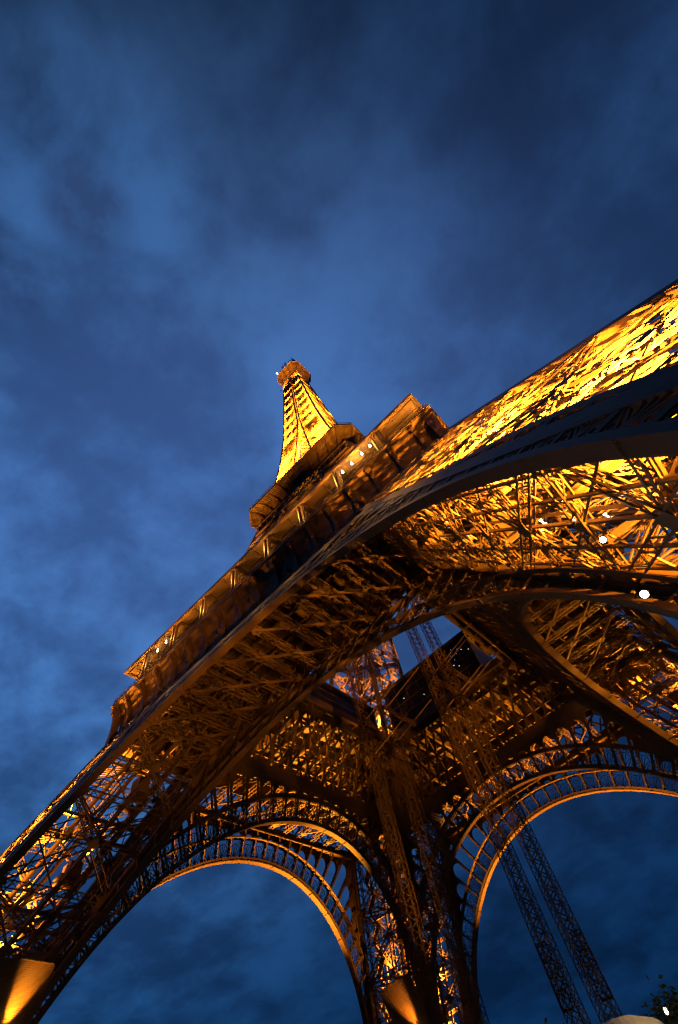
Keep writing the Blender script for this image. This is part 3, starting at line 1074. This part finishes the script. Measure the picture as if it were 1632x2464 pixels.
# added fill lights outside the legs and spire, washing the friezes above
for (sx, sy) in LEGS:
    if sy > 0:
        continue
    z = 20.0
    for (x, y, ax_, ay_) in ((wo(z) - 3, wo(z) + .8, 29, 35),):
        loc = (sx * x, sy * y, z); aim = (sx * ax_, sy * ay_, 54)
        t = projector(loc, aim, 'added fill light outside a leg aimed up at the gallery frieze', 'added frieze fill lights on the legs')
        spot(loc, aim, P_FRIEZE_FILL, 44, blend=.9, parent=t)
    z = 90.0  # added fill to brighten the second gallery's underside
    for (x, y, ax_, ay_) in ((wo(z) - 2, wo(z) + .6, 17, 19),):
        loc = (sx * x, sy * y, z); aim = (sx * ax_, sy * ay_, 115)
        t = projector(loc, aim, 'added fill light outside an upper leg aimed up at the second gallery', 'added frieze fill lights on the upper legs')
        spot(loc, aim, P_FRIEZE_FILL * 1.2, 60, blend=.9, parent=t)
    z = 250.0  # added fill to brighten the top platform's underside
    loc = (sx * (wo(z) + .8), sy * (wo(z) + .8), z); aim = (sx * 6.5, sy * 6.5, 275)
    t = projector(loc, aim, 'added fill light on a spire corner aimed up at the top platform', 'added fill lights below the top platform')
    spot(loc, aim, 150000.0, 80, blend=.9, parent=t)
for loc, aim in (((-33.9, -37.3, 18.2), (-32.1, -36.0, 25.5)), ((-35.6, 32.7, 19.8), (-38.2, 30.6, 27))):
    t = projector(loc, aim, 'floodlight close under a ribbed screen inside a leg', 'screen floodlights')
    spot(loc, aim, P_SCREEN, 46, blend=1.0, parent=t)
# floodlights at the foot of the arches, grazing the soffits
for nm, ax, sg in SIDES:
    for s2 in (-1, 1):
        for outer in (True, False):
            if (nm == 'near' and s2 == -1 and outer) or (not outer and (nm, s2) != ('right', 1)) or (nm == 'right' and outer):
                continue
            wz = wo(7) - 5.5 if outer else wi(7) + 2.0
            wa = wo(41) - .6 if outer else wi(41) + .5
            loc = tuple(put(ax, sg, s2 * 33.5, wz, 7.0)); aim = tuple(put(ax, sg, s2 * 14, wa - .4, 35.5))
            if nm == 'near' and outer:
                loc = (36.3, -wo(3.5) + .5, 3.5); aim = (-6, -wo(40.5) + .5, 40.5)
            t = projector(loc, aim, 'floodlight low beside a leg grazing the underside of an arch', 'arch floodlights')
            spot(loc, aim, P_ARCH * ((.6 if nm == 'near' else 5.0) if outer else .6), 30, blend=.9, parent=t)
# the three floodlights that face the photographer from inside the near leg
def at_px(px, py, dist):
    d = fw + RT * (px - 816) / FPX - UP * (py - 1232) / FPX
    d = d / np.linalg.norm(d)
    return tuple(float(v) for v in CAM + d * dist)
for (px, py, dist, r, lab) in ((1551, 1430, 24.0, .165, 'lowest and brightest white floodlight inside the near leg, above the dark inner arch'),
                               (1451, 1299, 26.0, .15, 'white floodlight glaring among the lattice of the near leg, middle of three'),
                               (1356, 1202, 29.0, .12, 'smallest white floodlight under the near leg, uppermost of three')):
    loc = at_px(px, py, dist)
    t = projector(loc, tuple(CAM), lab, None, BULB_W, r)

for (px, py, lab) in ((1312, 1262, 'small white tube lamp, upper one of the close pair deep in the near leg'), (1307, 1279, 'small white tube lamp, lower one of the close pair deep in the near leg'),
                      (1382, 1252, 'small white tube lamp deep in the near leg beside the yellow lift deck'), (1470, 1248, 'small white tube lamp on the orange deck edge in the near leg')):
    loc = at_px(px, py, 38.0)
    m = MB(); m.lathe([(.01, 0), (.06, .03), (.06, .6), (.01, .63)], (0, 0, 0), 10); m.bar((-.12, 0, .63), (.12, 0, .63), .1); m.bar((-.16, 0, 0), (.16, 0, 0), .12)
    o = m.build('tube_lamp', BULB_T, None); o.location = loc; tag(o, lab, 'lamp')
# gallery lamps under the first floor canopy
for k, x in enumerate((19.9, 21.8, 23.9, 25.6)):
    m = MB(); m.sphere((0, 0, -.25), .17, 8); m.bar((0, 0, -.1), (0, 0, .35), .08)
    o = m.build('gallery_lamp', BULB_G, None, origin=None); o.location = (x, -34.0, 63.3)
    tag(o, ('gallery lamp nearest the middle post' if k == 0 else 'second gallery lamp from the middle post' if k == 1 else 'third gallery lamp from the middle post' if k == 2 else 'gallery lamp next to the outer post') + ' of the row of four under the canopy', 'lamp', 'row of four gallery lamps')
for k, x in enumerate((-29.3, -26.3, -23.8)):
    m = MB(); m.sphere((0, 0, -.25), .14, 8); m.bar((0, 0, -.1), (0, 0, .35), .08)
    o = m.build('gallery_lamp', BULB_G, None); o.location = (x, -34.0, 63.3)
    tag(o, ('leftmost small bulb' if k == 0 else 'middle small bulb' if k == 1 else 'rightmost small bulb') + ' under the left end of the gallery canopy', 'lamp', 'bulbs at the left end of the gallery')
def point(loc, p, rad=.03, color=(1, .42, .06)):
    l = bpy.data.lights.new('gallery_glow', 'POINT'); l.energy = p; l.color = color; l.shadow_soft_size = rad
    o = bpy.data.objects.new('gallery_glow', l); COL.objects.link(o); o.location = loc
for nm, ax, sg in SIDES[:1] + SIDES[3:]:
    for k in range(8 if nm == 'near' else 1):
        h = 26.85 - 7.85 * k
        point(tuple(put(ax, sg, h - .75, 35.5, 61.6)), P_GALLERY)
point((22.8, -34.2, 62.6), P_GALLERY * 1.6)
point((33.6, -33.6, 60), P_GALLERY * 3)
point((-33.6, -33.6, 60), P_GALLERY * 2)

# ------------------------------------------------------------------ hoist masts in the middle
def mast(az, dist, lab):
    a = math.radians(az)
    x, y = CAM[0] + dist * math.cos(a), CAM[1] + dist * math.sin(a)
    t = thing('hoist_mast', lab, 'hoist mast', (x, y, 0), 'lattice hoist masts under the first floor')
    H = 76.0
    dv = np.array([math.cos(a), math.sin(a), 0]); sv = np.array([-math.sin(a), math.cos(a), 0])
    m = MB()
    m.lat((0, 0, 0), (0, 0, H), .85, .85, .16, dv, 4, .8)
    m.build('mast_frame', MAST_MAT, t)
    for s in (-1, 1):
        m = MB()
        p = sv * s * .85
        m.lat(p, p + np.array([0, 0, H - 3]), .5, .5, .11, dv, 4, 1.4)
        for z in np.arange(3, H - 4, 1.5):
            m.bar(p + (0, 0, z), (0, 0, z), .06)
        m.build('guide_rail', MAST_MAT, t)
    return t, dv, sv


specs = [(112.95, 73.5, 'outer left twin-railed hoist mast of the right-hand pair standing against the dark sky', 12.0, False),
         (110.45, 72.0, 'right-hand slim hoist mast crossing the right far arch, furthest right of the masts', 11.6, True),
         (123.9, 80.0, 'leftmost hoist mast in front of the far leg', None, False),
         (120.6, 78.0, 'hoist mast just right of the leftmost one, in front of the far leg', None, True)]
for az, dist, lab, zc_, rev in specs:
    t, dv, sv = mast(az, dist, lab)
    if zc_ is None:
        zc_ = 1.0
    m = MB()
    s = -1 if rev else 1
    c = np.array([0, 0, zc_]) + sv * (.45 * s)
    for i in range(1):
        p0 = c - sv * .55 - dv * .7; p1 = c + sv * .55 - dv * .7; p2 = c + sv * .55 + dv * .7; p3 = c - sv * .55 + dv * .7
        P4 = [p0, p1, p2, p3]
        for q in range(4):
            m.bar(P4[q], P4[q] + (0, 0, 5.2), .12)
            for hh in (0, 1.3, 2.6, 3.9, 5.2):
                m.bar(P4[q] + (0, 0, hh), P4[(q + 1) % 4] + (0, 0, hh), .09)
            for hh in range(8):
                m.bar(P4[q] + (0, 0, hh * .65), P4[(q + 1) % 4] + (0, 0, hh * .65 + .65), .05)
        m.quadplate(p0, p1, p2, p3, .08)
        e0, e1 = (p0, p3) if rev else (p1, p2)
        m.quadplate(e0, e1, e1 + (0, 0, 5.2), e0 + (0, 0, 5.2), .05)
    m.build('hoist_car', CAR_MAT, t)
    m = MB()
    for z in (48.0, 55.0):
        m.lat((0, .4, z), (0, 12, z + .5), .5, .5, .09)
        m.bar((.4, 0, z), (10, -1, z + 2), .14)
    m.build('wall_tie', MAST_MAT, t)

for (mx, my) in ((5.0, -2.0), (-10.0, -1.0)):  # added ground fill lights that lift the masts out of the dark
    t = projector((mx, my, 1.2), (mx + .3, my + 5.5, 50), 'added fill light on the ground aimed up the hoist masts', 'added fill lights at the hoist masts')
    spot((mx, my, 1.2), (mx + .3, my + 5.5, 50), P_MAST_FILL, 17, blend=.9, parent=t)
# ------------------------------------------------------------------ things by the bottom right corner
def ground_az(az, dist):
    a = math.radians(az); return (CAM[0] + dist * math.cos(a), CAM[1] + dist * math.sin(a), 0.0)
kx, ky, _ = ground_az(111.6, 24.0)
t = thing('kiosk', 'pale round-cornered kiosk roof catching lamplight at the bottom right', 'kiosk', (kx, ky, 0))
def rrect(w, d, r, z, n=5):
    out = []
    for (cx_, cy_, a0) in ((w - r, d - r, 0), (-w + r, d - r, 90), (-w + r, -d + r, 180), (w - r, -d + r, 270)):
        for k in range(n + 1):
            a = math.radians(a0 + 90 * k / n); out.append((cx_ + r * math.cos(a), cy_ + r * math.sin(a), z))
    return out
m = MB(); m.strip([rrect(1.15, 1.4, .4, 0), rrect(1.15, 1.4, .4, 3.6)], True); m.build('wall', KIOSK_MAT, t)
m = MB(); m.strip([rrect(1.1, 1.35, .4, 3.6), rrect(1.7, 1.8, .7, 3.65), rrect(1.7, 1.8, .7, 4.12), rrect(1.5, 1.6, .6, 4.34), rrect(.6, .8, .4, 4.42)], True)
m.raw(rrect(.6, .8, .4, 4.42), [tuple(range(24))]); m.build('roof', KIOSK_MAT, t)
m = MB(); m.box((-.7, -1.46, 1.0), (.7, -1.41, 2.4)); m.build('window', GLASS_MAT, t)

lx, ly, _ = ground_az(106.42, 44.0)
t = thing('street_lamp', 'street lamp with bright glowing head in front of dark trees', 'street lamp', (lx, ly, 0))
m = MB(); m.lathe([(.14, 0), (.12, .8), (.07, 1.0), (.05, 6.0), (.08, 6.05), (.08, 6.2)], (0, 0, 0), 10); m.build('pole', LAMP_BODY, t)
m = MB(); m.sphere((0, 0, 6.45), .085, 8); m.build('lantern', mat_emit('street_lantern', (1, .82, .55), 40), t)
m = MB(); m.lathe([(.14, 6.56), (.1, 6.62), (.02, 6.66)], (0, 0, 0), 10); m.build('cap', LAMP_BODY, t)
l = bpy.data.lights.new('street_glow', 'POINT'); l.energy = 1200; l.color = (1, .8, .5); l.shadow_soft_size = .05
o = bpy.data.objects.new('street_glow', l); COL.objects.link(o); o.parent = t; o.location = (0, 0, 7.2)
kl = bpy.data.lights.new('kiosk_glow', 'POINT'); kl.energy = 420; kl.color = (1, .74, .36); kl.shadow_soft_size = .2
ko = bpy.data.objects.new('kiosk_glow', kl); COL.objects.link(ko); ko.location = (CAM[0] + 22 * math.cos(math.radians(97)), CAM[1] + 22 * math.sin(math.radians(97)), 5.6)

def tree(loc, h, r, lab, seed):
    rg = random.Random(seed)
    t = thing('tree', lab, 'tree', loc, 'dark trees beyond the tower')
    m = MB()
    m.lathe([(.28, 0), (.2, h * .3), (.12, h * .6), (.04, h * .85)], (0, 0, 0), 8)
    for k in range(9):
        a = rg.uniform(0, 6.28); z = h * rg.uniform(.3, .6)
        m.bar((0, 0, z), (math.cos(a) * r * .7, math.sin(a) * r * .7, z + h * rg.uniform(.1, .25)), .09)
    m.build('trunk', BARK, t)
    m = MB(); vs = []
    for c in range(90):
        a = rg.uniform(0, 6.28); rad = r * math.sqrt(rg.random()) * .85
        z = h * .42 + (h * .58) * rg.random() * (1 - .55 * (rad / r) ** 2)
        c0 = np.array([rad * math.cos(a), rad * math.sin(a), z])
        for q in range(80):
            p = c0 + np.array([rg.gauss(0, .32 * r * .5), rg.gauss(0, .32 * r * .5), rg.gauss(0, .25 * r * .5)])
            u = np.array([rg.gauss(0, 1), rg.gauss(0, 1), rg.gauss(0, .6)]); u /= np.linalg.norm(u)
            w = np.cross(u, (rg.random(), rg.random(), rg.random())); w /= np.linalg.norm(w)
            s = rg.uniform(.16, .34)
            m.raw([p - u * s, p + w * s * .5, p + u * s, p - w * s * .5], [(0, 1, 2, 3)])
    m.build('crown', LEAF, t)
tree(ground_az(104.9, 62), 8.9, 4.6, 'dark tree behind the street lamp at the right corner', 11)
tree(ground_az(108.4, 66), 8.6, 3.2, 'low dark tree between the street lamp and the kiosk', 12)
tree(ground_az(115.3, 58), 9.2, 2.8, 'dark tree top left of the kiosk', 13)
tree(ground_az(101.5, 70), 10.5, 4.6, 'dark tree just right of the street lamp, beyond the picture edge', 14)
